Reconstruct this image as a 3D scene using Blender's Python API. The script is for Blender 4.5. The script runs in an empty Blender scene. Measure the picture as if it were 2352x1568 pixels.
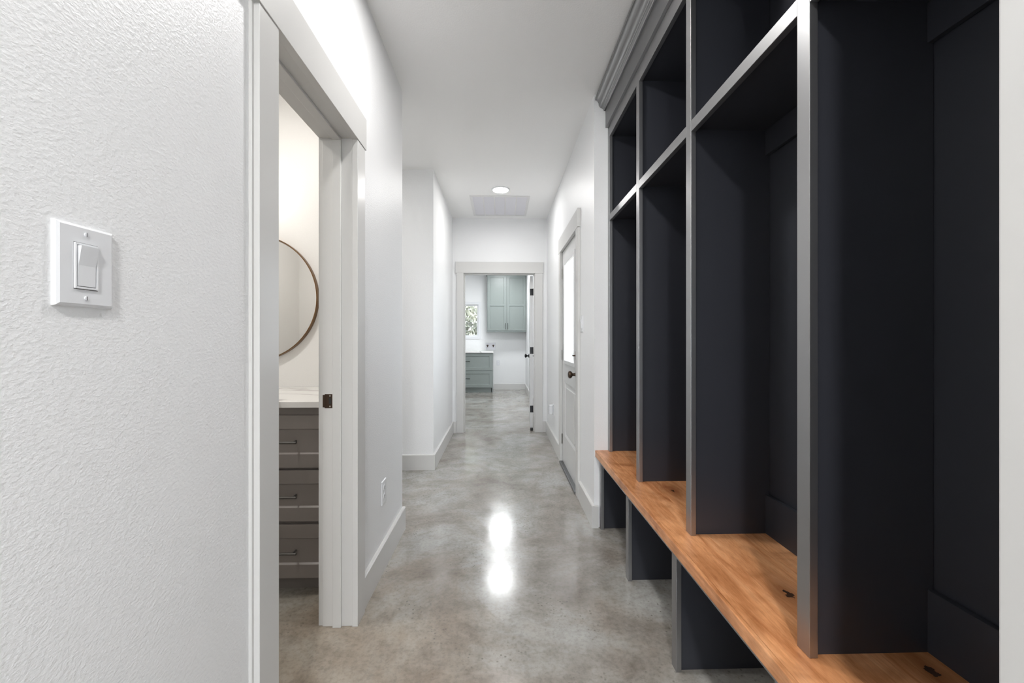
import bpy, bmesh, math, random
from mathutils import Vector, Matrix
random.seed(7)
S = bpy.context.scene
COL = S.collection
PI = math.pi

# ------------------------------------------------------------------ camera, world, exposure
H = 1.19
cam_d = bpy.data.cameras.new('camera'); cam = bpy.data.objects.new('camera', cam_d); COL.objects.link(cam)
cam_d.sensor_width = 36.0; cam_d.lens = 930/2352*36.0; cam_d.clip_start = .02
cam_d.shift_y = -5/2352
cam.location = (0, 0, H); cam.rotation_euler = (PI/2, 0, -math.atan(26/930))
S.camera = cam
S.view_settings.view_transform = 'Standard'; S.view_settings.look = 'None'
S.view_settings.gamma = 1; S.view_settings.use_curve_mapping = False
S.view_settings.exposure = 0.80
SKY = 4.2
CAN = 105.0          # ceiling discs
w = bpy.data.worlds.new('sky'); S.world = w; w.use_nodes = True
bg = w.node_tree.nodes['Background']; bg.inputs[0].default_value = (.86, .93, 1, 1); bg.inputs[1].default_value = SKY
# (position, strength factor, colour) of the disc lights on the ceiling
NEUT = (1.0, .985, .972)
DISCS = [((-.07, 1.60), .42, NEUT), ((0, 4.19), .32, NEUT), ((-.05, -1.1), 1.75, NEUT),  # third disc is unseen, added behind the viewpoint as strong fill
         ((-.55, -.2+.0), 0, NEUT),
         ((-.0, 6.50), .13, (.95, .98, 1)), ((-.0, 8.30), .13, (.95, .98, 1)),
         ((-1.75, 3.12), .38, NEUT), ((-1.45, 1.55), .50, (1, .965, .92))]

# ------------------------------------------------------------------ materials
def mat(name, col, rough=.5, metal=0, spec=.5, emit=None, es=0):
    m = bpy.data.materials.new(name); m.use_nodes = True
    b = m.node_tree.nodes['Principled BSDF']
    b.inputs['Base Color'].default_value = (*col, 1); b.inputs['Roughness'].default_value = rough
    b.inputs['Metallic'].default_value = metal; b.inputs['Specular IOR Level'].default_value = spec
    if emit: b.inputs['Emission Color'].default_value = (*emit, 1); b.inputs['Emission Strength'].default_value = es
    return m
def N(m, t, **kw):
    n = m.node_tree.nodes.new(t)
    for k, v in kw.items():
        if k in n.inputs: n.inputs[k].default_value = v
        else: setattr(n, k, v)
    return n
def L(m, a, b): m.node_tree.links.new(a, b)
def bsdf(m): return m.node_tree.nodes['Principled BSDF']
def pos(m, scale=(1, 1, 1)):
    g = N(m, 'ShaderNodeNewGeometry'); mp = N(m, 'ShaderNodeMapping'); mp.inputs['Scale'].default_value = scale
    L(m, g.outputs['Position'], mp.inputs['Vector']); return mp.outputs[0]
def bump(m, scale, strength, dist, detail=2, vec=None, rough=.5, nt='noise'):
    n = N(m, 'ShaderNodeTexNoise', Scale=scale, Detail=detail, Roughness=rough)
    L(m, vec or pos(m), n.inputs['Vector'])
    b = N(m, 'ShaderNodeBump', Strength=strength, Distance=dist)
    L(m, n.outputs[0], b.inputs['Height']); L(m, b.outputs[0], bsdf(m).inputs['Normal']); return n, b
def ramp(m, fac, stops):
    r = N(m, 'ShaderNodeValToRGB'); e = r.color_ramp.elements
    while len(e) < len(stops): e.new(.5)
    for i, (p, c) in enumerate(stops):
        e[i].position = p; e[i].color = (*c, 1) if len(c) == 3 else c
    L(m, fac, r.inputs[0]); return r.outputs[0]
def mathn(m, op, a, b=None, c=None):
    n = N(m, 'ShaderNodeMath', operation=op)
    for i, v in enumerate((a, b, c)):
        if v is None: continue
        if isinstance(v, (int, float)): n.inputs[i].default_value = v
        else: L(m, v, n.inputs[i])
    return n.outputs[0]
def mixc(m, fac, a, b, bt='MIX'):
    n = N(m, 'ShaderNodeMix', data_type='RGBA', blend_type=bt)
    for s, v in ((n.inputs[0], fac), (n.inputs[6], a), (n.inputs[7], b)):
        if isinstance(v, (int, float)): s.default_value = v
        elif isinstance(v, tuple): s.default_value = (*v, 1)
        else: L(m, v, s)
    return n.outputs[2]

M = {}
# orange-peel textured wall paint
def wallpaint(name, col, st=.35):
    m = mat(name, col, .42, spec=.4)
    n1 = N(m, 'ShaderNodeTexNoise', Scale=130.0, Detail=3.0, Roughness=.55); L(m, pos(m, (1, 1, 1.35)), n1.inputs['Vector'])
    s = N(m, 'ShaderNodeMapRange'); s.inputs[1].default_value = .38; s.inputs[2].default_value = .68; L(m, n1.outputs[0], s.inputs[0])
    b = N(m, 'ShaderNodeBump', Strength=st, Distance=.0022); L(m, s.outputs[0], b.inputs['Height']); L(m, b.outputs[0], bsdf(m).inputs['Normal'])
    return m
M['wall'] = wallpaint('white_wall_paint', (.88, .885, .89), .22)
M['ceiling'] = wallpaint('ceiling_paint', (.95, .95, .945), .12)
M['bath'] = wallpaint('bathroom_wall_paint', (.86, .85, .83), .15)
M['trim'] = mat('trim_paint', (.66, .655, .64), .28); bump(M['trim'], 40, .03, .001)
M['door'] = mat('door_paint', (.68, .68, .675), .25); bump(M['door'], 50, .02, .001)
M['plastic'] = mat('white_plastic', (.80, .81, .83), .25)
M['dark_slot'] = mat('dark_slot', (.03, .03, .03), .6)
M['black'] = mat('black_metal', (.012, .012, .013), .32, .6)
M['bronze'] = mat('oil_rubbed_bronze', (.07, .045, .03), .35, .7)
M['gun'] = mat('gunmetal', (.13, .125, .12), .35, .85)
M['rim'] = mat('mirror_rim_bronze', (.20, .115, .055), .3, .8)
M['nickel'] = mat('satin_nickel', (.45, .44, .42), .35, 1)
M['mirror'] = mat('mirror_silver', (.93, .93, .92), .02, 1)
# charcoal navy satin lacquer
m = M['navy'] = mat('charcoal_navy_lacquer', (.034, .036, .045), .36, spec=.5)
bump(m, 260, .05, .0004, 3)
m = M['navy_frame'] = mat('charcoal_navy_face_frame', (.020, .020, .023), .34, spec=.5); bsdf(m).inputs['IOR'].default_value = 3.6
bump(m, 200, .06, .0005, 3, vec=pos(m, (1, 1, .25)))
M['crown'] = M['navy_frame'].copy(); bsdf(m).inputs['IOR'].default_value = 4.2; bsdf(m).inputs['Roughness'].default_value = .38
m = M['vanity'] = mat('vanity_taupe_paint', (.215, .19, .177), .35); bump(m, 120, .03, .0004)
m = M['sage'] = mat('sage_green_cabinet_paint', (.24, .272, .26), .32); bump(m, 120, .02, .0004)
m = M['grille'] = mat('grille_white_enamel', (.78, .78, .78), .4)
m = M['grille_in'] = mat('grille_filter_grey', (.80, .80, .845), .8)
# polished concrete
m = M['floor'] = mat('polished_concrete', (.3, .28, .26), .2)
P = pos(m)
a = N(m, 'ShaderNodeTexNoise', Scale=1.7, Detail=6.0, Roughness=.62, Distortion=.6); L(m, P, a.inputs['Vector'])
b = N(m, 'ShaderNodeTexNoise', Scale=7.0, Detail=8.0, Roughness=.7, Distortion=.3); L(m, P, b.inputs['Vector'])
c = N(m, 'ShaderNodeTexNoise', Scale=55.0, Detail=5.0, Roughness=.65); L(m, P, c.inputs['Vector'])
v = N(m, 'ShaderNodeTexVoronoi', Scale=48.0, Randomness=1.0); L(m, P, v.inputs['Vector'])
c1 = ramp(m, a.outputs[0], [(.33, (.25, .212, .178)), (.48, (.355, .327, .292)), (.62, (.44, .43, .405))])
c2 = ramp(m, b.outputs[0], [(.36, (.78, .76, .74)), (.52, (1, 1, 1)), (.68, (1.13, 1.12, 1.11))])
c3 = mixc(m, .95, c1, c2, 'MULTIPLY')
c4 = ramp(m, c.outputs[0], [(.38, (.72, .71, .70)), (.5, (1, 1, 1)), (.66, (1.14, 1.14, 1.13))])
c5 = mixc(m, .5, c3, c4, 'MULTIPLY')
# browner, darker tint on the bathroom side, fading outwards
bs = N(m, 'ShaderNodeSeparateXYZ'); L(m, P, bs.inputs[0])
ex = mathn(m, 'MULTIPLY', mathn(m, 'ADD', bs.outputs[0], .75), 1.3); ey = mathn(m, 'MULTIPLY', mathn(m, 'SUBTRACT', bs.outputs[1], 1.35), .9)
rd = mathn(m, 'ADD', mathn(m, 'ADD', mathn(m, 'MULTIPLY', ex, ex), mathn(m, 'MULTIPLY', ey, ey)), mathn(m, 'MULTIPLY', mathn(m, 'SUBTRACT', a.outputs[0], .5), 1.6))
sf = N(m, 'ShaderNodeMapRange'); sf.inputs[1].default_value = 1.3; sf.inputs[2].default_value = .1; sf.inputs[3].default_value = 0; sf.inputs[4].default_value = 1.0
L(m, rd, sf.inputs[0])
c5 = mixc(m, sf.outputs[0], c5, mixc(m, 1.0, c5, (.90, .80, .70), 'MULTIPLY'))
c5 = mixc(m, 1.0, c5, (.88, .895, .905), 'MULTIPLY')
# small dark aggregate freckles, in patches
fv = N(m, 'ShaderNodeMapRange'); fv.inputs[1].default_value = .10; fv.inputs[2].default_value = .26
L(m, v.outputs['Distance'], fv.inputs[0])
pm = N(m, 'ShaderNodeTexNoise', Scale=3.1, Detail=3.0); L(m, P, pm.inputs['Vector'])
pf = N(m, 'ShaderNodeMapRange'); pf.inputs[1].default_value = .48; pf.inputs[2].default_value = .60; L(m, pm.outputs[0], pf.inputs[0])
fr = mathn(m, 'MULTIPLY', mathn(m, 'MULTIPLY', mathn(m, 'SUBTRACT', 1.0, fv.outputs[0]), pf.outputs[0]), .75)
c6 = mixc(m, fr, c5, (.12, .105, .09))
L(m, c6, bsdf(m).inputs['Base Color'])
rr = N(m, 'ShaderNodeMapRange'); rr.inputs[1].default_value = .3; rr.inputs[2].default_value = .7
rr.inputs[3].default_value = .12; rr.inputs[4].default_value = .21
L(m, b.outputs[0], rr.inputs[0]); L(m, rr.outputs[0], bsdf(m).inputs['Roughness'])
bb = N(m, 'ShaderNodeBump', Strength=.05, Distance=.002); L(m, a.outputs[0], bb.inputs['Height']); L(m, bb.outputs[0], bsdf(m).inputs['Normal'])
bsdf(m).inputs['Specular IOR Level'].default_value = .75
# knotty alder
m = M['wood'] = mat('stained_knotty_alder', (.5, .2, .07), .27)
g = N(m, 'ShaderNodeNewGeometry'); oi = N(m, 'ShaderNodeObjectInfo')
off = N(m, 'ShaderNodeVectorMath', operation='SCALE'); off.inputs[0].default_value = (3.1, 7.7, 1.3); L(m, oi.outputs['Random'], off.inputs['Scale'])
KN = [(.800, 1.855, 1.0), (.795, 1.10, 1.0), (.915, .835, 1.0), (.72, .99, .0)]
ksum = None; warp = None; halo = None
nw = N(m, 'ShaderNodeTexNoise', Scale=38.0, Detail=4.0, Roughness=.6); L(m, g.outputs['Position'], nw.inputs['Vector'])
sep = N(m, 'ShaderNodeSeparateXYZ'); L(m, g.outputs['Position'], sep.inputs[0])
nd = mathn(m, 'MULTIPLY', mathn(m, 'SUBTRACT', nw.outputs[0], .5), .052)
for kx, ky, kk in KN[:3]:
    dx = mathn(m, 'SUBTRACT', sep.outputs[0], kx); dy = mathn(m, 'MULTIPLY', mathn(m, 'SUBTRACT', sep.outputs[1], ky), .55)
    d = mathn(m, 'SQRT', mathn(m, 'ADD', mathn(m, 'MULTIPLY', dx, dx), mathn(m, 'MULTIPLY', dy, dy)))
    dn = mathn(m, 'ADD', d, nd)
    core = mathn(m, 'LESS_THAN', dn, .0095)
    ga = mathn(m, 'EXPONENT', mathn(m, 'MULTIPLY', mathn(m, 'MULTIPLY', d, d), -420.0))
    gw = mathn(m, 'MULTIPLY', mathn(m, 'MULTIPLY', dx, ga), -.75)
    ksum = core if ksum is None else mathn(m, 'MAXIMUM', ksum, core)
    halo = ga if halo is None else mathn(m, 'ADD', halo, ga)
    warp = gw if warp is None else mathn(m, 'ADD', warp, gw)
cx = mathn(m, 'ADD', sep.outputs[0], warp)
cmb = N(m, 'ShaderNodeCombineXYZ'); L(m, cx, cmb.inputs[0]); L(m, sep.outputs[1], cmb.inputs[1]); L(m, sep.outputs[2], cmb.inputs[2])
add = N(m, 'ShaderNodeVectorMath', operation='ADD'); L(m, cmb.outputs[0], add.inputs[0]); L(m, off.outputs[0], add.inputs[1])
mp = N(m, 'ShaderNodeMapping'); mp.inputs['Scale'].default_value = (1, .12, 1); L(m, add.outputs[0], mp.inputs['Vector'])
g1 = N(m, 'ShaderNodeTexNoise', Scale=22.0, Detail=6.0, Roughness=.6, Distortion=.9); L(m, mp.outputs[0], g1.inputs['Vector'])
g2 = N(m, 'ShaderNodeTexNoise', Scale=210.0, Detail=4.0, Roughness=.7); L(m, mp.outputs[0], g2.inputs['Vector'])
g3 = N(m, 'ShaderNodeTexNoise', Scale=4.5, Detail=3.0, Distortion=1.0); L(m, add.outputs[0], g3.inputs['Vector'])
w1 = ramp(m, g1.outputs[0], [(.30, (.50, .195, .075)), (.5, (.72, .33, .145)), (.7, (.82, .42, .21))])
w2 = ramp(m, g2.outputs[0], [(.3, (.84, .82, .80)), (.6, (1.06, 1.06, 1.06))])
w3 = ramp(m, g3.outputs[0], [(.32, (.70, .64, .58)), (.5, (1, 1, 1)), (.7, (1.1, 1.12, 1.14))])
wc = mixc(m, 1.0, mixc(m, 1.0, w1, w2, 'MULTIPLY'), w3, 'MULTIPLY')
bt_ = N(m, 'ShaderNodeMapRange'); bt_.inputs[3].default_value = .80; bt_.inputs[4].default_value = 1.04; L(m, oi.outputs['Random'], bt_.inputs[0])
tc = N(m, 'ShaderNodeCombineColor'); [L(m, bt_.outputs[0], tc.inputs[q]) for q in range(3)]
wc = mixc(m, 1.0, wc, tc.outputs[0], 'MULTIPLY')
wc = mixc(m, mathn(m, 'MULTIPLY', mathn(m, 'MINIMUM', halo, 1.0), .7), wc, (.22, .075, .025))
wc = mixc(m, mathn(m, 'MULTIPLY', ksum, .9), wc, (.018, .012, .010))
L(m, wc, bsdf(m).inputs['Base Color'])
bq = N(m, 'ShaderNodeBump', Strength=.06, Distance=.001); L(m, g2.outputs[0], bq.inputs['Height']); L(m, bq.outputs[0], bsdf(m).inputs['Normal'])
# marble
m = M['marble'] = mat('white_marble', (.8, .79, .77), .18)
wv = N(m, 'ShaderNodeTexWave', Scale=1.1, Distortion=9.0, Detail=4.0); wv.inputs['Detail Scale'].default_value = 1.4
wv.bands_direction = 'DIAGONAL'; L(m, pos(m, (1, 3, 1)), wv.inputs['Vector'])
L(m, ramp(m, wv.outputs[0], [(0, (.50, .48, .46)), (.06, (.76, .75, .73)), (.3, (.82, .81, .79))]), bsdf(m).inputs['Base Color'])
# glass: clear thin pane
m = M['glass'] = bpy.data.materials.new('clear_glass'); m.use_nodes = True
m.node_tree.nodes.remove(m.node_tree.nodes['Principled BSDF'])
tr = N(m, 'ShaderNodeBsdfTransparent'); gl = N(m, 'ShaderNodeBsdfGlossy'); gl.inputs['Roughness'].default_value = .01
gg = N(m, 'ShaderNodeNewGeometry'); dt = N(m, 'ShaderNodeVectorMath', operation='DOT_PRODUCT')
L(m, gg.outputs['Incoming'], dt.inputs[0]); L(m, gg.outputs['Normal'], dt.inputs[1])
co = mathn(m, 'ABSOLUTE', dt.outputs['Value'])
fz = mathn(m, 'ADD', .03, mathn(m, 'MULTIPLY', mathn(m, 'POWER', mathn(m, 'SUBTRACT', 1.0, co), 5.0), .9))   # Schlick, same from both sides
mx = N(m, 'ShaderNodeMixShader'); L(m, fz, mx.inputs[0]); L(m, tr.outputs[0], mx.inputs[1]); L(m, gl.outputs[0], mx.inputs[2])
L(m, mx.outputs[0], m.node_tree.nodes['Material Output'].inputs[0])
m = M['leaf'] = mat('pale_sunlit_leaf', (.42, .46, .28), .55)
oi = N(m, 'ShaderNodeTexNoise', Scale=1.6, Detail=3.0); L(m, pos(m), oi.inputs['Vector'])
L(m, ramp(m, oi.outputs[0], [(.35, (.09, .10, .085)), (.5, (.23, .24, .18)), (.65, (.42, .42, .34))]), bsdf(m).inputs['Base Color'])
M['bark'] = mat('grey_bark', (.16, .14, .13), .8); bump(M['bark'], 20, .5, .02)
M['ground'] = mat('dry_ground', (.42, .38, .32), .9); bump(M['ground'], 6, .3, .02)
def emis(name, col, s):
    k = mat(name, (.9, .9, .9), .5, emit=col, es=s); return k

# ------------------------------------------------------------------ mesh helpers
def B(bm, x0, x1, y0, y1, z0, z1, bev=0):
    r = bmesh.ops.create_cube(bm, size=1)
    vs = r['verts']
    for v_ in vs:
        v_.co = Vector((x0 + (x1-x0)*(v_.co.x+.5), y0 + (y1-y0)*(v_.co.y+.5), z0 + (z1-z0)*(v_.co.z+.5)))
    if bev:
        es = list({e for v_ in vs for e in v_.link_edges})
        bmesh.ops.bevel(bm, geom=es, offset=bev, segments=2, affect='EDGES', profile=.6)
    return bm
def box(*a, bev=0): return B(bmesh.new(), *a, bev=bev)
def boxes(lst, bev=0):
    bm = bmesh.new()
    for a in lst: B(bm, *a, bev=bev)
    return bm
def cyl(bm, c, axis, r, depth, seg=24, r2=None, bev=0):
    rot = {'x': Matrix.Rotation(PI/2, 4, 'Y'), 'y': Matrix.Rotation(-PI/2, 4, 'X'), 'z': Matrix.Identity(4)}[axis]
    res = bmesh.ops.create_cone(bm, cap_ends=True, segments=seg, radius1=r, radius2=r if r2 is None else r2, depth=depth,
                          matrix=Matrix.Translation(c) @ rot)
    if bev:
        es = [e for e in {e for v_ in res['verts'] for e in v_.link_edges} if len(e.link_faces) == 2 and max(len(f.verts) for f in e.link_faces) > 4]
        bmesh.ops.bevel(bm, geom=es, offset=bev, segments=2, affect='EDGES')
    return bm
def lathe(bm, prof, c, axis, seg=28):
    """prof: list of (radius, height) along axis"""
    rings = []
    for r, h in prof:
        ring = []
        for i in range(seg):
            t = 2*PI*i/seg; p = (r*math.cos(t), r*math.sin(t))
            if axis == 'z': co = (c[0]+p[0], c[1]+p[1], c[2]+h)
            elif axis == 'x': co = (c[0]+h, c[1]+p[0], c[2]+p[1])
            else: co = (c[0]+p[0], c[1]+h, c[2]+p[1])
            ring.append(bm.verts.new(co))
        rings.append(ring)
    for a_, b_ in zip(rings, rings[1:]):
        for i in range(seg):
            bm.faces.new((a_[i], a_[(i+1) % seg], b_[(i+1) % seg], b_[i]))
    bm.faces.new(rings[0][::-1]); bm.faces.new(rings[-1])
    bmesh.ops.recalc_face_normals(bm, faces=bm.faces); return bm
def prism(bm, prof, axis, a0, a1):
    """prof: closed polygon of 2D points; axis 'y': points are (x,z); axis 'x': points are (y,z); axis 'z': (x,y)"""
    def P_(p, a_): return {'y': (p[0], a_, p[1]), 'x': (a_, p[0], p[1]), 'z': (p[0], p[1], a_)}[axis]
    A = [bm.verts.new(P_(p, a0)) for p in prof]; Z = [bm.verts.new(P_(p, a1)) for p in prof]
    n = len(prof)
    for i in range(n): bm.faces.new((A[i], A[(i+1) % n], Z[(i+1) % n], Z[i]))
    bm.faces.new(A[::-1]); bm.faces.new(Z); bmesh.ops.recalc_face_normals(bm, faces=bm.faces); return bm
def tube(bm, pts, r, seg=10):
    rings = []
    for i, p in enumerate(pts):
        p = Vector(p); d = (Vector(pts[min(i+1, len(pts)-1)]) - Vector(pts[max(i-1, 0)])).normalized()
        u = d.orthogonal().normalized() if i == 0 else (u - d*u.dot(d)).normalized()
        w_ = d.cross(u); rr_ = r[i] if isinstance(r, (list, tuple)) else r
        rings.append([bm.verts.new(p + rr_*(math.cos(2*PI*k/seg)*u + math.sin(2*PI*k/seg)*w_)) for k in range(seg)])
    for a_, b_ in zip(rings, rings[1:]):
        for k in range(seg): bm.faces.new((a_[k], a_[(k+1) % seg], b_[(k+1) % seg], b_[k]))
    bm.faces.new(rings[0][::-1]); bm.faces.new(rings[-1]); bmesh.ops.recalc_face_normals(bm, faces=bm.faces); return bm
def recessed(bm, mp_, u0, u1, v0, v1, th, holes, depth=.008, slope=.004):
    """slab front (w=0) to back (w=th) with recessed rectangular panels; mp_(u,v,w)->xyz; holes stacked in v, each (ua,ub,va,vb)"""
    V = lambda u, v_, w_: bm.verts.new(mp_(u, v_, w_))
    def quad(ps): bm.faces.new([V(*p) for p in ps])
    hs = sorted(holes, key=lambda q: q[2]); vv = v0
    for (ua, ub, va, vb) in hs:
        quad([(u0, vv, 0), (u1, vv, 0), (u1, va, 0), (u0, va, 0)])
        quad([(u0, va, 0), (ua, va, 0), (ua, vb, 0), (u0, vb, 0)])
        quad([(ub, va, 0), (u1, va, 0), (u1, vb, 0), (ub, vb, 0)])
        o = [(ua, va), (ub, va), (ub, vb), (ua, vb)]; s_ = slope
        i_ = [(ua+s_, va+s_), (ub-s_, va+s_), (ub-s_, vb-s_), (ua+s_, vb-s_)]
        for k in range(4):
            p, q, r_, t_ = o[k], o[(k+1) % 4], i_[(k+1) % 4], i_[k]
            quad([(*p, 0), (*q, 0), (*r_, depth), (*t_, depth)])
        quad([(*p, depth) for p in i_])
        vv = vb
    quad([(u0, vv, 0), (u1, vv, 0), (u1, v1, 0), (u0, v1, 0)])
    o = [(u0, v0), (u1, v0), (u1, v1), (u0, v1)]
    for k in range(4):
        p, q = o[k], o[(k+1) % 4]; quad([(*p, 0), (*q, 0), (*q, th), (*p, th)])
    quad([(*p, th) for p in o])
    bmesh.ops.remove_doubles(bm, verts=bm.verts, dist=1e-5); bmesh.ops.recalc_face_normals(bm, faces=bm.faces); return bm
def wpos(o):
    p = Vector((0, 0, 0))
    while o is not None: p += o.location; o = o.parent
    return p
def obj(name, bm, m, parent=None, smooth=False, origin=None):
    bmesh.ops.recalc_face_normals(bm, faces=bm.faces)
    me = bpy.data.meshes.new(name)
    if parent is None:
        xs = [v_.co for v_ in bm.verts]
        og = Vector(origin) if origin is not None else Vector(((min(c_.x for c_ in xs)+max(c_.x for c_ in xs))/2, (min(c_.y for c_ in xs)+max(c_.y for c_ in xs))/2, min(c_.z for c_ in xs)))
    else: og = wpos(parent)
    bmesh.ops.translate(bm, verts=bm.verts, vec=-og)
    bm.to_mesh(me); bm.free(); me.materials.append(m)
    if smooth:
        for p in me.polygons: p.use_smooth = True
        try: me.set_sharp_from_angle(angle=math.radians(38))
        except Exception: pass
    o = bpy.data.objects.new(name, me); COL.objects.link(o)
    if parent is None: o.location = og
    else: o.parent = parent
    return o
def struct(o): o['kind'] = 'structure'; return o
def tag(o, label, cat, group=None):
    o['label'] = label; o['category'] = cat
    if group: o['group'] = group
    return o
def empty(name, loc, label=None, cat=None, group=None):
    o = bpy.data.objects.new(name, None); COL.objects.link(o); o.location = loc; o.empty_display_size = .1
    if label: tag(o, label, cat, group)
    return o

# ------------------------------------------------------------------ dimensions
CZ = 2.74                     # ceiling
XL, XLI = -.615, -.727        # near left wall, hall face and bathroom face
XR, XA = .593, .975           # right wall face, alcove back
YA0, YA1 = .450, 2.553        # alcove
YB = 2.475                    # bathroom back wall
YE = 2.55                     # end of near left wall
YP = 3.72                     # block front (far side of the side passage)
YF, YFI = 5.19, 5.30          # end wall, hall face and laundry face
YL = 9.62                     # laundry back wall
BH = .14; BT = .017           # baseboards

# ------------------------------------------------------------------ shell
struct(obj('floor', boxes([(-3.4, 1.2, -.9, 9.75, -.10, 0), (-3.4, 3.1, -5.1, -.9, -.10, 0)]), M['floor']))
struct(obj('ceiling', boxes([(-3.4, 1.2, -.9, 9.75, CZ, CZ+.1), (-3.4, 3.1, -5.1, -.9, CZ, CZ+.1)]), M['ceiling']))
DY0, DY1, DZ = 1.076, 1.718, 2.041      # rough opening of the bathroom door
struct(obj('wall_left', boxes([(XLI, XL, -.8, DY0, 0, CZ), (XLI, XL, DY1, YE, 0, CZ), (XLI, XL, DY0, DY1, DZ, CZ)]), M['wall']))
struct(obj('wall_behind', boxes([(-3.4, -2.0, -5.1, -5.0, 0, CZ), (1.8, 3.1, -5.1, -5.0, 0, CZ), (-2.0, 1.8, -5.1, -5.0, 2.4, CZ), (-2.0, 1.8, -5.1, -5.0, 0, .1)]), M['wall']))
struct(obj('wall_living_left', box(-3.4, -3.3, -5.0, -.8, 0, CZ), M['wall']))
struct(obj('wall_living_right', box(3.0, 3.1, -5.0, -.8, 0, CZ), M['wall']))
struct(obj('wall_living_front', boxes([(-3.4, XLI, -.9, -.8, 0, CZ), (XA+.1, 3.1, -.9, -.8, 0, CZ)]), M['wall']))
wb = struct(empty('added_fill_window', (-.1, -5.0, .1)))  # unseen window, added to let sky light into the hall as fill
for x_ in (-2.0, -.76, .49, 1.75): obj('fill_window_mullion', box(x_, x_+.05, -5.09, -5.02, .1, 2.4), M['plastic'], wb)
obj('glass_pane', box(-2.0, 1.8, -5.07, -5.06, .1, 2.4), M['glass'], wb)
struct(obj('wall_bathroom_back', box(-3.3, XLI, YB, YE, 0, CZ), M['bath']))
struct(obj('wall_bathroom_left', box(-2.36, -2.25, .35, YB, 0, CZ), M['bath']))
struct(obj('wall_bathroom_front', box(-2.36, XLI, .24, .35, 0, CZ), M['bath']))
struct(obj('wall_bathroom_right', boxes([(XLI-.012, XLI, .35, DY0, 0, CZ), (XLI-.012, XLI, DY1, YB, 0, CZ), (XLI-.012, XLI, DY0, DY1, DZ, CZ)]), M['bath']))
struct(obj('wall_passage_far', box(-3.3, XL, YP, YFI, 0, CZ), M['wall']))
struct(obj('wall_passage_left', box(-3.4, -3.3, YE, YP, 0, CZ), M['wall']))
OX0, OX1, OZ = -.487, .454, 2.052       # rough opening of the laundry doorway
struct(obj('wall_end', boxes([(XL, OX0, YF, YFI, 0, CZ), (OX1, XR, YF, YFI, 0, CZ), (OX0, OX1, YF, YFI, OZ, CZ)]), M['wall']))
RY0, RY1, RZ = 3.07, 3.91, 2.052        # rough opening of the half glass door
struct(obj('wall_right', boxes([(XR, .71, 2.67, RY0, 0, CZ), (XR, .71, RY1, YL, 0, CZ), (XR, .71, RY0, RY1, RZ, CZ),
       (XR, XA+.1, YA1, 2.67, 0, CZ)]), M['wall']))
struct(obj('wall_right_near', box(XR, XA+.1, -.9, YA0, 0, CZ), M['wall']))
struct(obj('wall_alcove_back', box(XA, XA+.1, YA0, YA1, 0, CZ), M['navy']))
# laundry shell, window hole in the back wall
WX0, WX1, WZ0, WZ1 = -1.43, -.528, 1.255, 2.015
struct(obj('wall_laundry_back', boxes([(-2.3, WX0, YL, YL+.13, 0, CZ), (WX1, .71, YL, YL+.13, 0, CZ), (WX0, WX1, YL, YL+.13, 0, WZ0), (WX0, WX1, YL, YL+.13, WZ1, CZ)]), M['wall']))
struct(obj('wall_laundry_left', box(-2.4, -2.3, YFI, YL+.13, 0, CZ), M['wall']))

# baseboards
def bprof(face, out, wall):  # profile in the across-wall axis
    return [(wall, 0), (face, 0), (face, BH-.004), (face-(face-wall)*.25, BH), (wall, BH)]
def base(name, segs):
    bm = bmesh.new()
    for ax, wall, face, a0, a1 in segs: prism(bm, bprof(face, 0, wall), ax, a0, a1)
    return struct(obj(name, bm, M['trim']))
base('baseboard_left', [('y', XL, XL+BT, -.8, 1.004), ('y', XL, XL+BT, 1.79, YE+BT), ('x', YE, YE+BT, -3.3, XL)])
base('baseboard_passage', [('x', YP, YP-BT, -3.3, XL), ('y', XL, XL+BT, YP-BT, YF)])
base('baseboard_right', [('y', XR, XR-BT, 2.553-BT, 2.995), ('x', YA1, YA1-BT, XR, .618), ('y', XR, XR-BT, 3.995, YF)])
base('baseboard_end', [('x', YF, YF-BT, XL+BT, -.563), ('x', YF, YF-BT, .537, XR-BT)])
base('baseboard_laundry', [('x', YL, YL-BT, -.17, XR), ('y', XR, XR-BT, YFI, YL-BT)])
base('baseboard_bathroom', [('y', XLI-.012, XLI-.012-BT, DY1+.09, 1.9)])

# ------------------------------------------------------------------ door trims
def trim(name, loc): return struct(empty(name, loc))
# bathroom doorway
t = trim('trim_1', (XL, 1.4, 0))
XC = -.592
obj('casing_stile', boxes([(XL, XC, 1.012, 1.099, 0, 2.018), (XL, XL+.009, 1.004, 1.02, 0, 2.018)], bev=.0015), M['trim'], t)
obj('casing_stile', boxes([(XL, XC, 1.695, 1.786, 0, 2.018)], bev=.0015), M['trim'], t)
obj('casing_header', box(XL, XC+.003, .996, 1.797, 2.018, 2.153, bev=.0015), M['trim'], t)
for a_ in ((DY0, 1.094), (1.700, DY1)): obj('jamb', box(XLI-.012, XL+.001, a_[0], a_[1], 0, 2.041, bev=.001), M['trim'], t)
obj('head_jamb', box(XLI-.012, XL+.001, 1.094, 1.700, 2.023, 2.041), M['trim'], t)
obj('door_stop_strip', boxes([(-.694, -.659, 1.689, 1.700, 0, 2.023), (-.694, -.659, 1.094, 1.105, 0, 2.023), (-.694, -.659, 1.105, 1.689, 2.012, 2.023)], bev=.002), M['trim'], t)
obj('inner_casing', boxes([(-.757, XLI-.012, 1.012, 1.089, 0, 2.028), (-.757, XLI-.012, 1.705, 1.79, 0, 2.028), (-.757, XLI-.012, 1.0, 1.80, 2.028, 2.16)], bev=.0015), M['trim'], t)
sp = obj('strike_plate', boxes([(-.729, -.696, 1.6985, 1.700, .905, .963), (-.737, -.729, 1.6975, 1.7045, .908, .960)], bev=.0007), M['bronze'], t); sp['label'] = 'bronze strike plate'
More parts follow.
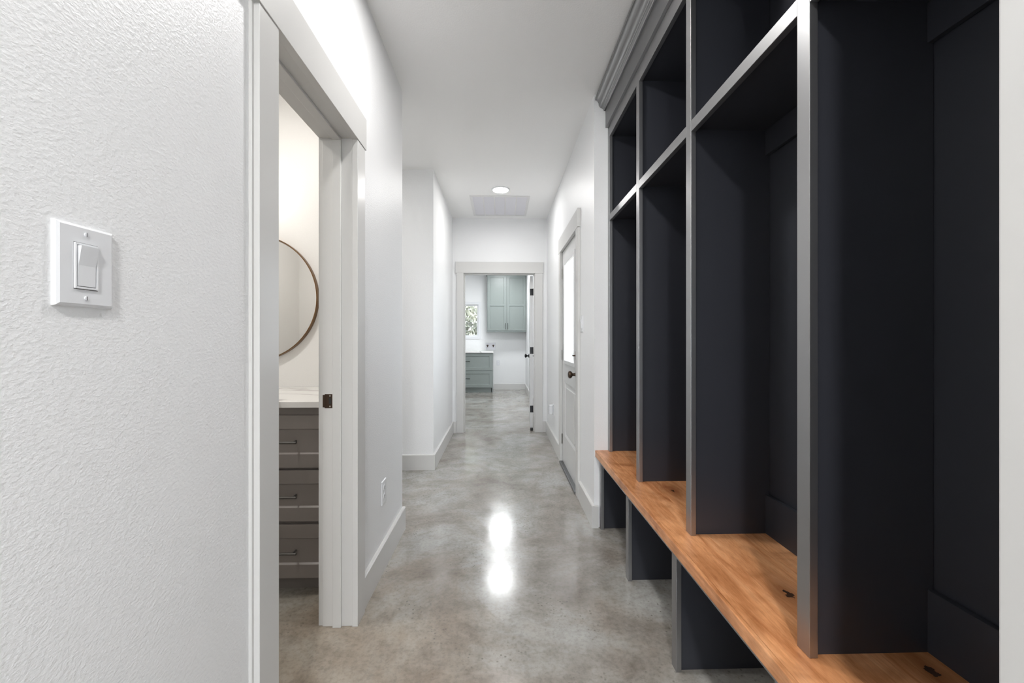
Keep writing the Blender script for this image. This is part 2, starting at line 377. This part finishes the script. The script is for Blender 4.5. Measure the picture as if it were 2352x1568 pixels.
obj('latch_hole', boxes([(-.712, -.702, 1.6978, 1.6986, .922, .947)]), M['dark_slot'], sp)
for z_ in (.912, .956):
    obj('screw', cyl(bmesh.new(), (-.707, 1.698, z_), 'y', .0034, .0014, 12), M['nickel'], sp)
# half glass door trim on the right wall
t = trim('trim_2', (XR, 3.49, 0))
XD = .573
obj('casing_stile', box(XD, XR, 3.000, 3.090, 0, 2.028, bev=.0015), M['trim'], t)
obj('casing_stile', box(XD, XR, 3.890, 3.985, 0, 2.028, bev=.0015), M['trim'], t)
obj('casing_header', box(XD-.003, XR, 2.99, 4.0, 2.028, 2.167, bev=.0015), M['trim'], t)
for a_ in ((RY0, 3.086), (3.894, RY1)): obj('jamb', box(XR, .71, a_[0], a_[1], 0, 2.052), M['trim'], t)
obj('head_jamb', box(XR, .71, 3.086, 3.894, 2.034, 2.052), M['trim'], t)
th = obj('threshold', box(.566, .71, 3.09, 3.89, .0, .022, bev=.003), mat('dark_threshold_metal', (.12, .12, .125), .35, .7), t); th['label'] = 'dark metal threshold'
# casing board at the near end of the locker alcove
struct(obj('trim_4', box(.573, XR, .355, YA0+.0005, 0, CZ-.002, bev=.002), M['trim']))
# laundry doorway
t = trim('trim_3', (0, YF, 0))
YC = 5.168
obj('casing_stile', box(-.562, -.472, YC, YF, 0, 2.034, bev=.0015), M['trim'], t)
obj('casing_stile', box(.439, .537, YC, YF, 0, 2.034, bev=.0015), M['trim'], t)
obj('casing_header', box(-.574, .545, YC-.003, YF, 2.034, 2.176, bev=.0015), M['trim'], t)
for a_ in ((OX0, -.467), (.434, OX1)): obj('jamb', box(a_[0], a_[1], YF, YFI, 0, 2.052), M['trim'], t)
obj('head_jamb', box(-.467, .434, YF, YFI, 2.03, 2.052), M['trim'], t)
obj('door_stop_strip', boxes([(-.467, -.456, 5.215, 5.25, 0, 2.03), (.423, .434, 5.215, 5.25, 0, 2.03), (-.456, .423, 5.215, 5.25, 2.019, 2.03)]), M['trim'], t)

# ------------------------------------------------------------------ door_1: half glass door in the right wall
XS = .597
d1 = struct(empty('door_1', (XS, 3.49, 0)))
mapR = lambda u, v_, w_: (XS + w_, u, v_)     # u = y, v = z
# slab with glazed hole: build with boxes + recessed bottom panel
bm = bmesh.new()
recessed(bm, mapR, 3.090, 3.890, .024, .90, .044, [(3.225, 3.755, .289, .793)], depth=.010, slope=.020)
B(bm, XS, XS+.044, 3.090, 3.225, .90, 2.030); B(bm, XS, XS+.044, 3.755, 3.890, .90, 2.030)
B(bm, XS, XS+.044, 3.225, 3.755, 1.90, 2.030); B(bm, XS, XS+.044, 3.225, 3.755, .90, .975)
obj('slab', bm, M['door'], d1)
bm = bmesh.new()   # raised field of bottom panel
prism(bm, [(XS+.010, 0), (XS+.010, 1), (XS+.001, 1), (XS+.001, 0)], 'y', 0, .001); bm.clear()
recessed(bm, lambda u, v_, w_: (XS+.001+w_, u, v_), 3.275, 3.705, .339, .743, .010, [])
obj('raised_panel', bm, M['door'], d1)
bm = bmesh.new()   # glazing frame, chamfered
for y0, y1, z0, z1 in ((3.215, 3.250, .962, 1.912), (3.730, 3.765, .962, 1.912), (3.250, 3.730, .962, .998), (3.250, 3.730, 1.876, 1.912)):
    B(bm, XS-.010, XS+.012, y0, y1, z0, z1, bev=.004)
obj('glazing_frame', bm, M['door'], d1)
obj('glass_pane', box(XS+.014, XS+.020, 3.235, 3.745, .98, 1.895), M['glass'], d1)
def knob(parent, c, sgn, name='knob', mm=None):
    bm = bmesh.new()
    lathe(bm, [(.033, 0), (.033, .004), (.028, .009), (.012, .012), (.011, .030), (.016, .036), (.027, .044), (.030, .054), (.027, .063), (.015, .069), (.001, .070)] if True else 0, (0, 0, 0), 'x')
    for v_ in bm.verts: v_.co.x *= sgn
    bmesh.ops.translate(bm, verts=bm.verts, vec=c)
    return obj(name, bm, mm or M['bronze'], parent, smooth=True)
k = knob(d1, (XS, 3.165, .913), -1); k['label'] = 'dark bronze round knob'
bm = bmesh.new(); B(bm, XS-.008, XS, 3.14, 3.195, 1.03, 1.095, bev=.003); B(bm, XS-.032, XS-.006, 3.150, 3.185, 1.056, 1.068, bev=.003)
k = obj('deadbolt', bm, M['bronze'], d1); k['label'] = 'dark square deadbolt with a thumb turn'
for z_ in (.235, 1.04, 1.82):
    bm = bmesh.new(); cyl(bm, (XS-.006, 3.890, z_), 'z', .0065, .095, 12); B(bm, XS-.001, XS+.001, 3.865, 3.889, z_-.047, z_+.047)
    obj('hinge', bm, M['nickel'], d1)['label'] = 'grey metal hinge'

# ------------------------------------------------------------------ door_2: laundry door, swung open into the laundry
d2 = struct(empty('door_2', (.422, 5.305, 0)))
bm = bmesh.new()
mapL = lambda u, v_, w_: (-.036 + w_, u, v_)
recessed(bm, mapL, .002, .885, .012, 2.02, .0, [(.11, .775, 1.10, 1.90), (.11, .775, .22, .95)], .006, .015)
bm.clear()
recessed(bm, mapL, .002, .885, .012, 2.02, .018, [(.11, .775, 1.10, 1.90), (.11, .775, .22, .95)], .006, .015)
recessed(bm, lambda u, v_, w_: (.0 - w_, u, v_), .002, .885, .012, 2.02, .018, [(.11, .775, 1.10, 1.90), (.11, .775, .22, .95)], .006, .015)
bmesh.ops.translate(bm, verts=bm.verts, vec=(.422, 5.305, 0)); obj('slab', bm, M['door'], d2)
for z_ in (.276, 1.043, 1.81):
    bm = bmesh.new(); B(bm, .422-.036, .422, 5.3035, 5.3065, z_-.044, z_+.044, bev=.001); cyl(bm, (.4265, 5.306, z_), 'z', .006, .09, 12)
    obj('hinge', bm, M['black'], d2)['label'] = 'black hinge'
for sg, x0 in ((-1, -.036), (1, 0)):
    k = knob(d2, (.422+x0, 5.305+.82, .94), sg, mm=M['black']); k['label'] = 'black round knob'
d2.rotation_euler = (0, 0, -math.radians(3.2))
tag(obj('small_dark_block', box(.388, .420, 5.262, 5.298, .0, .034, bev=.004), M['dark_slot']), 'small dark block on the floor at the hinge edge of the open laundry door', 'door wedge')  # plain dark block at the foot of the hinge edge

# ------------------------------------------------------------------ ceiling discs and grille
kk = 0
for (x_, y_), f_, c_ in DISCS:
    if f_ == 0: continue
    where = {0: 'round flush ceiling light in the hallway just above the locker bays', 1: 'round glowing recessed ceiling light in front of the ceiling grille', 2: 'unseen round ceiling light behind the viewpoint, added as fill for the hallway',
             3: 'round ceiling light in the laundry room just past its doorway', 4: 'round ceiling light in the laundry room near the wall cabinet', 5: 'round ceiling light in the side passage', 6: 'round warm ceiling light inside the bathroom'}[kk]
    e = empty('ceiling_light', (x_, y_, CZ), where, 'ceiling light'); kk += 1
    q = 2.6 if y_ > 6 else 1.0
    bm = bmesh.new(); lathe(bm, [(.095*q, 0), (.094*q, -.004), (.080*q, -.010), (.078*q, -.006), (.078*q, 0)], (x_, y_, CZ), 'z', 40)
    obj('trim_ring', bm, M['plastic'], e, smooth=True)
    bm = bmesh.new(); lathe(bm, [(.077*q, -.002), (.077*q, -.0065), (.001, -.0075)], (x_, y_, CZ), 'z', 40)
    obj('lens', bm, emis('lit_lens', c_, CAN*f_*3.0), e)
g = empty('return_air_grille', (-.009, 4.72, CZ), 'white five-panel return air grille in the ceiling before the end wall', 'vent')
gx0, gx1, gy0, gy1 = -.336, .318, 4.372, 5.072
bm = boxes([(gx0, gx1, gy0, gy0+.03, CZ-.008, CZ), (gx0, gx1, gy1-.03, gy1, CZ-.008, CZ), (gx0, gx0+.028, gy0+.03, gy1-.03, CZ-.008, CZ), (gx1-.028, gx1, gy0+.03, gy1-.03, CZ-.008, CZ)], bev=.0015)
obj('frame', bm, M['grille'], g)
obj('backing', box(gx0+.028, gx1-.028, gy0+.03, gy1-.03, CZ-.0015, CZ-.0005), M['grille_in'], g)
pw = (gx1-gx0-.056-4*.012)/5
for i in range(5):
    xa = gx0+.028+i*(pw+.012)
    bm = bmesh.new()
    for j in range(40):
        ya = gy0+.034+j*.0157
        prism(bm, [(ya, CZ-.0015), (ya+.0025, CZ-.0015), (ya+.009, CZ-.007), (ya+.0065, CZ-.007)], 'x', xa, xa+pw)
    o = obj('louvre_panel', bm, M['grille_in'], g); o['kind'] = 'stuff'
    if i < 4: obj('divider_bar', box(xa+pw, xa+pw+.012, gy0+.03, gy1-.03, CZ-.008, CZ-.001), M['grille'], g)

# ------------------------------------------------------------------ lockers (charcoal navy built-in)
XFc = .680; FT = .019         # face frame front plane, thickness
BZ = .487                     # bench top surface
lk = empty('locker_cabinet', (XFc, 1.5, BZ), 'tall charcoal navy built-in locker cabinet with open bays above the wooden bench', 'cabinet')
stiles = [(.452, .490), (.873, .911), (1.430, 1.468), (1.975, 2.013), (2.513, 2.551)]
for a_, b_ in stiles:
    obj('stile', box(XFc, XFc+FT, a_, b_, BZ, 2.46, bev=.0012), M['navy_frame'], lk)
panels = [(.452, .470), (.884, .901), (1.441, 1.458), (1.986, 2.003), (2.533, 2.551)]
for a_, b_ in panels:
    obj('divider_panel', box(XFc+FT, XA-.002, a_, b_, BZ, 2.60), M['navy'], lk)
for (a0, a1), (b0, b1), (s0, s1), (t0, t1) in zip(stiles, stiles[1:], panels, panels[1:]):
    obj('shelf_rail', box(XFc, XFc+FT, a1, b0, 1.932, 1.971, bev=.0012), M['navy_frame'], lk)
    obj('shelf', box(XFc+FT, XA-.002, s1, t0, 1.946, 1.965), M['navy'], lk)
    obj('top_panel', box(XFc+FT, XA-.002, s1, t0, 2.47, 2.489), M['navy'], lk)
    obj('hook_board', box(XA-.016, XA-.002, s1, t0, 1.856, 1.945, bev=.001), M['navy'], lk)
    obj('back_base_board', box(XA-.016, XA-.002, s1, t0, BZ, .628, bev=.0015), M['navy'], lk)
obj('top_rail', box(XFc, XFc+FT, .452, 2.551, 2.46, 2.62, bev=.001), M['navy_frame'], lk)
obj('frieze_board', box(.664, XFc, .452, 2.551, 2.53, 2.66, bev=.001), M['crown'], lk)
cp = [(XFc, 2.66), (.664, 2.638), (.655, 2.636), (.652, 2.640), (.650, 2.648), (.646, 2.651), (.643, 2.651)]
for i in range(9):       # cove then ogee
    tt = i/8; cp.append((.641-.020*tt-.004*math.sin(tt*PI), 2.654+.030*tt-.007*math.sin(tt*PI)))
for i in range(1, 9):
    tt = i/8; cp.append((.621-.016*tt, 2.684+.020*tt+.005*math.sin(tt*PI)))
cp += [(.599, 2.704), (.598, 2.708), (.598, 2.718), (XFc, 2.718)]
obj('crown_moulding', prism(bmesh.new(), cp, 'y', .452, 2.551), M['crown'], lk, smooth=True)

# bench top: three glued boards
bt = empty('wooden_bench', (.79, 1.5, BZ-.039), 'long stained knotty wood bench top running under the dark locker bays', 'bench')
for a_, b_ in ((.611, .743), (.743, .886), (.886, .973)):
    bm = bmesh.new(); B(bm, a_, b_, .452, 2.551, BZ-.039, BZ-.0002, bev=.0006)
    obj('board', bm, M['wood'], bt)
obj('front_nosing', box(.598, .611, .452, 2.551, BZ-.039, BZ, bev=.0028), M['wood'], bt)
# bench base
bb_ = empty('bench_stand', (.63, 1.5, 0), 'charcoal navy open stand with upright partitions under the wooden bench', 'stand')
XB = .627
for a_, b_ in stiles:
    a2, b2 = (a_, b_)
    obj('stile', box(XB, XB+FT, a2, b2, 0, .408, bev=.0012), M['navy_frame'], bb_)
for a_, b_ in panels:
    obj('partition', box(XB+FT, XA-.002, a_, b_, 0, BZ-.040), M['navy'], bb_)
obj('apron', box(XB, XB+FT, .452, 2.551, .408, BZ-.040, bev=.001), M['navy_frame'], bb_)
for (s0, s1), (t0, t1) in zip(panels, panels[1:]):
    obj('back_base_board', box(XA-.016, XA-.002, s1, t0, 0, .14), M['navy'], bb_)

# ------------------------------------------------------------------ wall plates
def plate_left(y0, y1, z0, z1, xw, sg, th=.006):
    """bevelled plate on wall plane xw, protruding sg*th"""
    bm = bmesh.new(); i = .0045
    o = [(y0, z0), (y1, z0), (y1, z1), (y0, z1)]; n = [(y0+i, z0+i), (y1-i, z0+i), (y1-i, z1-i), (y0+i, z1-i)]
    m1 = [(y0+i*.3, z0+i*.3), (y1-i*.3, z0+i*.3), (y1-i*.3, z1-i*.3), (y0+i*.3, z1-i*.3)]
    R = [[bm.verts.new((xw+sg*h_, p[0], p[1])) for p in ring] for ring, h_ in ((o, 0), (o, th*.35), (m1, th*.75), (n, th))]
    for a_, b_ in zip(R, R[1:]):
        for q in range(4): bm.faces.new((a_[q], a_[(q+1) % 4], b_[(q+1) % 4], b_[q]))
    bm.faces.new(R[0][::-1]); bm.faces.new(R[-1]); return bm
e = empty('light_switch', (XL, .612, 1.237), 'white rocker light switch on the textured left wall in the foreground', 'switch')
obj('wall_plate', plate_left(.571, .654, 1.237, 1.356, XL, 1, .0075), M['plastic'], e)
xf = XL+.0075
obj('rocker_frame', boxes([(xf-.001, xf+.0022, .5935, .5965, 1.263, 1.329), (xf-.001, xf+.0022, .6245, .6275, 1.263, 1.329), (xf-.001, xf+.0022, .5965, .6245, 1.263, 1.266), (xf-.001, xf+.0022, .5965, .6245, 1.326, 1.329)], bev=.0006), M['plastic'], e)
obj('rocker_gap', box(xf-.0005, xf+.0002, .5933, .6277, 1.2622, 1.3297), M['dark_slot'], e)
bm = bmesh.new(); prism(bm, [(xf, 1.267), (xf+.0018, 1.267), (xf+.0022, 1.297), (xf+.0068, 1.325), (xf, 1.325)], 'y', .598, .623)
obj('rocker', bm, M['plastic'], e)
for z_ in (1.250, 1.343):
    s_ = obj('screw', cyl(bmesh.new(), (xf+.0004, .611, z_), 'x', .0032, .002, 16, bev=.0004), M['plastic'], e)
    obj('screw_slot', box(xf+.0013, xf+.0016, .6107, .6113, z_-.0028, z_+.0028), M['dark_slot'], s_)
def outlet(name, loc_y, z0, xw, sg, label):
    e = empty(name, (xw, loc_y, z0), label, 'outlet')
    obj('wall_plate', plate_left(loc_y-.038, loc_y+.038, z0, z0+.122, xw, sg), M['plastic'], e)
    for dz in (.038, .084):
        s_ = obj('socket', cyl(bmesh.new(), (xw+sg*.0065, loc_y, z0+dz), 'x', .017, .003, 24, bev=.0005), M['plastic'], e)
        obj('slots', boxes([(xw+sg*.0079-.0003, xw+sg*.0079+.0006, loc_y-.0075, loc_y-.0055, z0+dz-.002, z0+dz+.007), (xw+sg*.0079-.0003, xw+sg*.0079+.0006, loc_y+.0055, loc_y+.0075, z0+dz-.002, z0+dz+.007), (xw+sg*.0079-.0003, xw+sg*.0079+.0006, loc_y-.002, loc_y+.002, z0+dz-.010, z0+dz-.006)]), M['dark_slot'], s_)
    obj('screw', cyl(bmesh.new(), (xw+sg*.0065, loc_y, z0+.061), 'x', .003, .002, 12), M['plastic'], e)
    return e
outlet('wall_outlet', 2.14, .332, XL, 1, 'white duplex outlet low on the left wall between bathroom door and corner')
outlet('wall_outlet', 4.53, .34, XR, -1, 'white outlet low on the right wall between glass door and laundry doorway')
e = empty('plug_in_adapter', (XR-.006, 4.56, .36), 'small white plug-in adapter in the low outlet beyond the glass door', 'adapter')
obj('housing', box(XR-.050, XR-.009, 4.51, 4.572, .352, .452, bev=.005), M['plastic'], e)
obj('cover', box(XR-.054, XR-.050, 4.52, 4.562, .37, .434, bev=.002), M['plastic'], e)
e = empty('light_switch', (XR, 2.932, 1.242), 'white switch plate beside the glass door, next to its near casing', 'switch')
obj('wall_plate', plate_left(2.893, 2.971, 1.242, 1.364, XR, -1), M['plastic'], e)
bm = prism(bmesh.new(), [(XR-.006, 1.27), (XR-.0085, 1.27), (XR-.009, 1.30), (XR-.014, 1.336), (XR-.006, 1.336)], 'y', 2.916, 2.948)
obj('rocker', bm, M['plastic'], e)
# far outlet and washer box on the laundry back wall
e = empty('wall_outlet', (-.06, YL, .57), 'white outlet low on the laundry back wall right of the drawers', 'outlet')
obj('wall_plate', box(-.100, -.022, YL-.006, YL, .573, .695, bev=.002), M['plastic'], e)
obj('socket', box(-.078, -.044, YL-.0085, YL-.005, .585, .622, bev=.003), M['grille_in'], e)
obj('socket', box(-.078, -.044, YL-.0085, YL-.005, .645, .682, bev=.003), M['grille_in'], e)
e = empty('washer_outlet_box', (-.237, YL, .935), 'white recessed washer valve box above the counter end on the laundry back wall', 'valve box')
obj('frame', boxes([(-.357, -.337, YL-.010, YL, .935, 1.112), (-.137, -.117, YL-.010, YL, .935, 1.112), (-.337, -.137, YL-.010, YL, 1.097, 1.112), (-.337, -.137, YL-.010, YL, .935, .95)], bev=.002), M['plastic'], e)
obj('back_plate', box(-.337, -.137, YL-.003, YL-.0005, .95, 1.097), M['grille_in'], e)
for x_ in (-.31, -.175):
    bm = bmesh.new(); cyl(bm, (x_, YL-.02, 1.05), 'y', .012, .035, 16); B(bm, x_-.026, x_+.026, YL-.045, YL-.034, 1.043, 1.057, bev=.003)
    cyl(bm, (x_, YL-.02, 1.025), 'z', .010, .04, 12)
    obj('valve', bm, M['bronze'], e)

# ------------------------------------------------------------------ laundry cabinets
YU = 9.29
uc = empty('wall_cabinet', (.14, YL, 1.37), 'pale sage green two-door wall cabinet hung on the laundry back wall', 'cabinet')
obj('body', box(-.312, .590, YU, YL-.002, 1.372, 2.672), M['sage'], uc)
cp2 = [(YU, 2.672), (YU-.022, 2.672), (YU-.026, 2.69), (YU-.045, 2.71), (YU-.05, 2.735), (YU, 2.735)]
obj('crown_moulding', boxes([(-.335, .590, YU-.03, YL-.002, 2.672, 2.70), (-.35, .590, YU-.048, YL-.002, 2.70, 2.738)], bev=.004), M['sage'], uc)
obj('light_rail', box(-.318, .590, YU-.024, YL-.002, 1.355, 1.372, bev=.002), M['sage'], uc)
for a_, b_, hx in ((-.300, .134, .112), (.142, .578, .164)):
    bm = recessed(bmesh.new(), lambda u, v_, w_: (u, YU-.020+w_, v_), a_, b_, 1.388, 2.655, .020, [(a_+.058, b_-.058, 1.445, 1.955), (a_+.058, b_-.058, 2.0, 2.597)], .014, .003)
    d_ = obj('door', bm, M['sage'], uc)
    bm = tube(bmesh.new(), [(hx, YU-.021, 1.42), (hx, YU-.045, 1.42), (hx, YU-.045, 1.56), (hx, YU-.021, 1.56)], .005, 8)
    obj('handle', bm, M['black'], d_)
YBc = 9.03
bc = empty('base_cabinet', (-.75, YL, 0), 'sage green base cabinet with two wide drawers under the laundry window', 'cabinet')
obj('body', boxes([(-2.298, -.178, YBc+.022, YL-.002, .105, .888), (-2.298, -.215, YBc+.075, YL-.002, 0, .105), (-.200, -.178, YBc+.075, YL-.002, 0, .105)]), M['sage'], bc)
for a_, b_ in ((-1.32, -.19), (-2.29, -1.33)):
    for z0, z1 in ((.498, .876), (.120, .488)):
        bm = recessed(bmesh.new(), lambda u, v_, w_: (u, YBc+w_, v_), a_, b_, z0, z1, .020, [(a_+.062, b_-.062, z0+.062, z1-.062)], .010, .006)
        d_ = obj('drawer_front', bm, M['sage'], bc); c_ = (a_+b_)/2; zc = z0+(z1-z0)*.5+.01
        bm = tube(bmesh.new(), [(c_-.08, YBc, zc), (c_-.08, YBc-.028, zc), (c_+.07, YBc-.028, zc), (c_+.07, YBc, zc)], .006, 8)
        obj('handle', bm, M['black'], d_)
tag(obj('laundry_countertop', box(-2.298, -.160, YBc-.025, YL-.002, .889, .925, bev=.002), M['marble']), 'white countertop on the sage green laundry base cabinet', 'countertop')
# window in the laundry back wall
wn = struct(empty('window_1', (-.98, YL, WZ0)))
obj('window_casing', boxes([(WX1, -.476, YL-.012, YL, 1.197, 2.08), (WX0-.052, WX0, YL-.012, YL, 1.197, 2.08), (WX0, WX1, YL-.012, YL, WZ1, 2.08), (WX0, WX1, YL-.016, YL, 1.197, WZ0)], bev=.002), M['plastic'], wn)
obj('window_frame', boxes([(WX1-.03, WX1, YL+.04, YL+.10, WZ0, WZ1), (WX0, WX0+.03, YL+.04, YL+.10, WZ0, WZ1), (WX0+.03, WX1-.03, YL+.04, YL+.10, WZ1-.03, WZ1), (WX0+.03, WX1-.03, YL+.04, YL+.10, WZ0, WZ0+.03)]), M['plastic'], wn)
obj('glass_pane', box(WX0+.03, WX1-.03, YL+.068, YL+.072, WZ0+.03, WZ1-.03), M['glass'], wn)

# ------------------------------------------------------------------ bathroom
YV = 1.90
vn = empty('vanity_cabinet', (-1.4, YV, 0), 'dark taupe bathroom vanity cabinet with a stack of three drawers seen through the doorway', 'cabinet')
obj('body', boxes([(-2.248, -.742, YV+.020, YB-.002, .082, .873), (-2.248, -.742, YV+.07, YB-.002, 0, .082)]), M['vanity'], vn)
for z0, z1 in ((.596, .838), (.349, .584), (.086, .333)):
    bm = recessed(bmesh.new(), lambda u, v_, w_: (u, YV+w_, v_), -1.246, -.775, z0, z1, .020, [(-1.188, -.840, z0+.062, z1-.062)], .009, .006)
    d_ = obj('drawer_front', bm, M['vanity'], vn); zc = (z0+z1)/2+.001
    bm = cyl(bmesh.new(), (-1.015, YV-.026, zc), 'x', .0058, .165, 14, bev=.001)
    for x_ in (-1.075, -.950): cyl(bm, (x_, YV-.009, zc), 'y', .0045, .034, 10)
    obj('handle', bm, M['gun'], d_, smooth=True)['label'] = 'dark metal bar pull'
for a_, b_ in ((-1.745, -1.256), (-2.24, -1.755)):
    bm = recessed(bmesh.new(), lambda u, v_, w_: (u, YV+w_, v_), a_, b_, .086, .838, .020, [(a_+.062, b_-.062, .148, .776)], .009, .004)
    obj('door', bm, M['vanity'], vn)
tag(obj('vanity_countertop', box(-2.248, -.742, YV-.012, YB-.002, .875, .903, bev=.002), M['marble']), 'white marble vanity countertop with faint grey veins in the bathroom', 'countertop')
mc = (-1.470, YB, 1.437); MR = .377
mr = empty('round_mirror', (mc[0], YB, mc[2]-MR), 'large round mirror with a thin bronze rim above the vanity', 'mirror')
bm = bmesh.new(); lathe(bm, [(MR-.010, -.006), (MR-.010, -.0080)], (mc[0], YB, mc[2]), 'y', 96); obj('mirror_glass', bm, M['mirror'], mr)
bm = bmesh.new(); seg = 128
prof = [(MR-.010, -.002), (MR, -.002), (MR, -.030), (MR-.006, -.030), (MR-.010, -.008)]
R = [[bm.verts.new((mc[0]+r_*math.cos(2*PI*i/seg), YB+h_, mc[2]+r_*math.sin(2*PI*i/seg))) for i in range(seg)] for r_, h_ in prof]
for j in range(len(R)):
    a_, b_ = R[j], R[(j+1) % len(R)]
    for i in range(seg): bm.faces.new((a_[i], a_[(i+1) % seg], b_[(i+1) % seg], b_[i]))
obj('rim', bm, M['rim'], mr, smooth=True)
vl = empty('vanity_light', (-1.47, YB, 1.93), 'wall light with two opal shades above the round bathroom mirror', 'wall light')
obj('back_plate', box(-1.52, -1.42, YB-.018, YB-.001, 1.93, 2.05, bev=.003), M['bronze'], vl)
obj('arm', tube(bmesh.new(), [(-1.56, YB-.07, 1.99), (-1.47, YB-.07, 1.99), (-1.38, YB-.07, 1.99)], .008, 10), M['bronze'], vl)
for x_ in (-1.56, -1.38):
    bm = bmesh.new(); lathe(bm, [(.012, .0), (.030, .01), (.036, .05), (.034, .10), (.012, .115)], (x_, YB-.07, 1.995), 'z', 24)
    obj('shade', bm, emis('lit_shade', (1, .95, .88), 4), vl, smooth=True)

# ------------------------------------------------------------------ outside: ground and trees behind the laundry window
struct(obj('ground', boxes([(-14, 8, YL+.14, 26, -.3, -.12), (1.2, 8, -5.1, YL+.14, -.3, -.12), (-14, 8, -16, -5.12, -.3, -.12)]), M['ground']))
def tree(x_, y_, h, r, n, label, seed):
    rnd = random.Random(seed)
    e = empty('tree', (x_, y_, -.12), label, 'tree')
    bm = bmesh.new()
    tube(bm, [(x_, y_, -.12), (x_+.05, y_, h*.25), (x_-.04, y_+.05, h*.5), (x_+.02, y_, h*.8)], [.13, .11, .08, .03], 10)
    for k_ in range(16):
        a_ = rnd.uniform(0, 2*PI); z_ = h*rnd.uniform(.12, .7); q = r*rnd.uniform(.6, .95)
        tube(bm, [(x_, y_, z_), (x_+q*.5*math.cos(a_), y_+q*.5*math.sin(a_), z_+.3), (x_+q*math.cos(a_), y_+q*math.sin(a_), z_+.8)], [.045, .03, .012], 6)
    obj('trunk', bm, M['bark'], e, smooth=True)
    vs, fs = [], []
    for k_ in range(n):
        while True:
            p = Vector((rnd.uniform(-1, 1), rnd.uniform(-1, 1), rnd.uniform(-1, 1)))
            if .3 < p.length < 1: break
        c_ = Vector((x_+p.x*r, y_+p.y*r, h*.55+p.z*h*.5))
        u = Vector((rnd.gauss(0, 1), rnd.gauss(0, 1), rnd.gauss(0, 1))).normalized(); v_ = u.orthogonal().normalized()
        s_ = rnd.uniform(.05, .11); i0 = len(vs)
        vs += [c_-u*s_, c_+v_*s_*.45, c_+u*s_, c_-v_*s_*.45]; fs.append((i0, i0+1, i0+2, i0+3))
    me = bpy.data.meshes.new('foliage'); me.from_pydata([v2-Vector((x_, y_, -.12)) for v2 in vs], [], fs); me.materials.append(M['leaf'])
    o = bpy.data.objects.new('foliage', me); COL.objects.link(o); o.parent = e; o['kind'] = 'stuff'
tree(-1.7, 14.0, 4.6, 1.5, 9000, 'pale sunlit tree seen through the laundry window', 3)
tree(-5.2, 17.5, 5.0, 1.7, 4500, 'farther pale sunlit tree seen through the laundry window', 4)
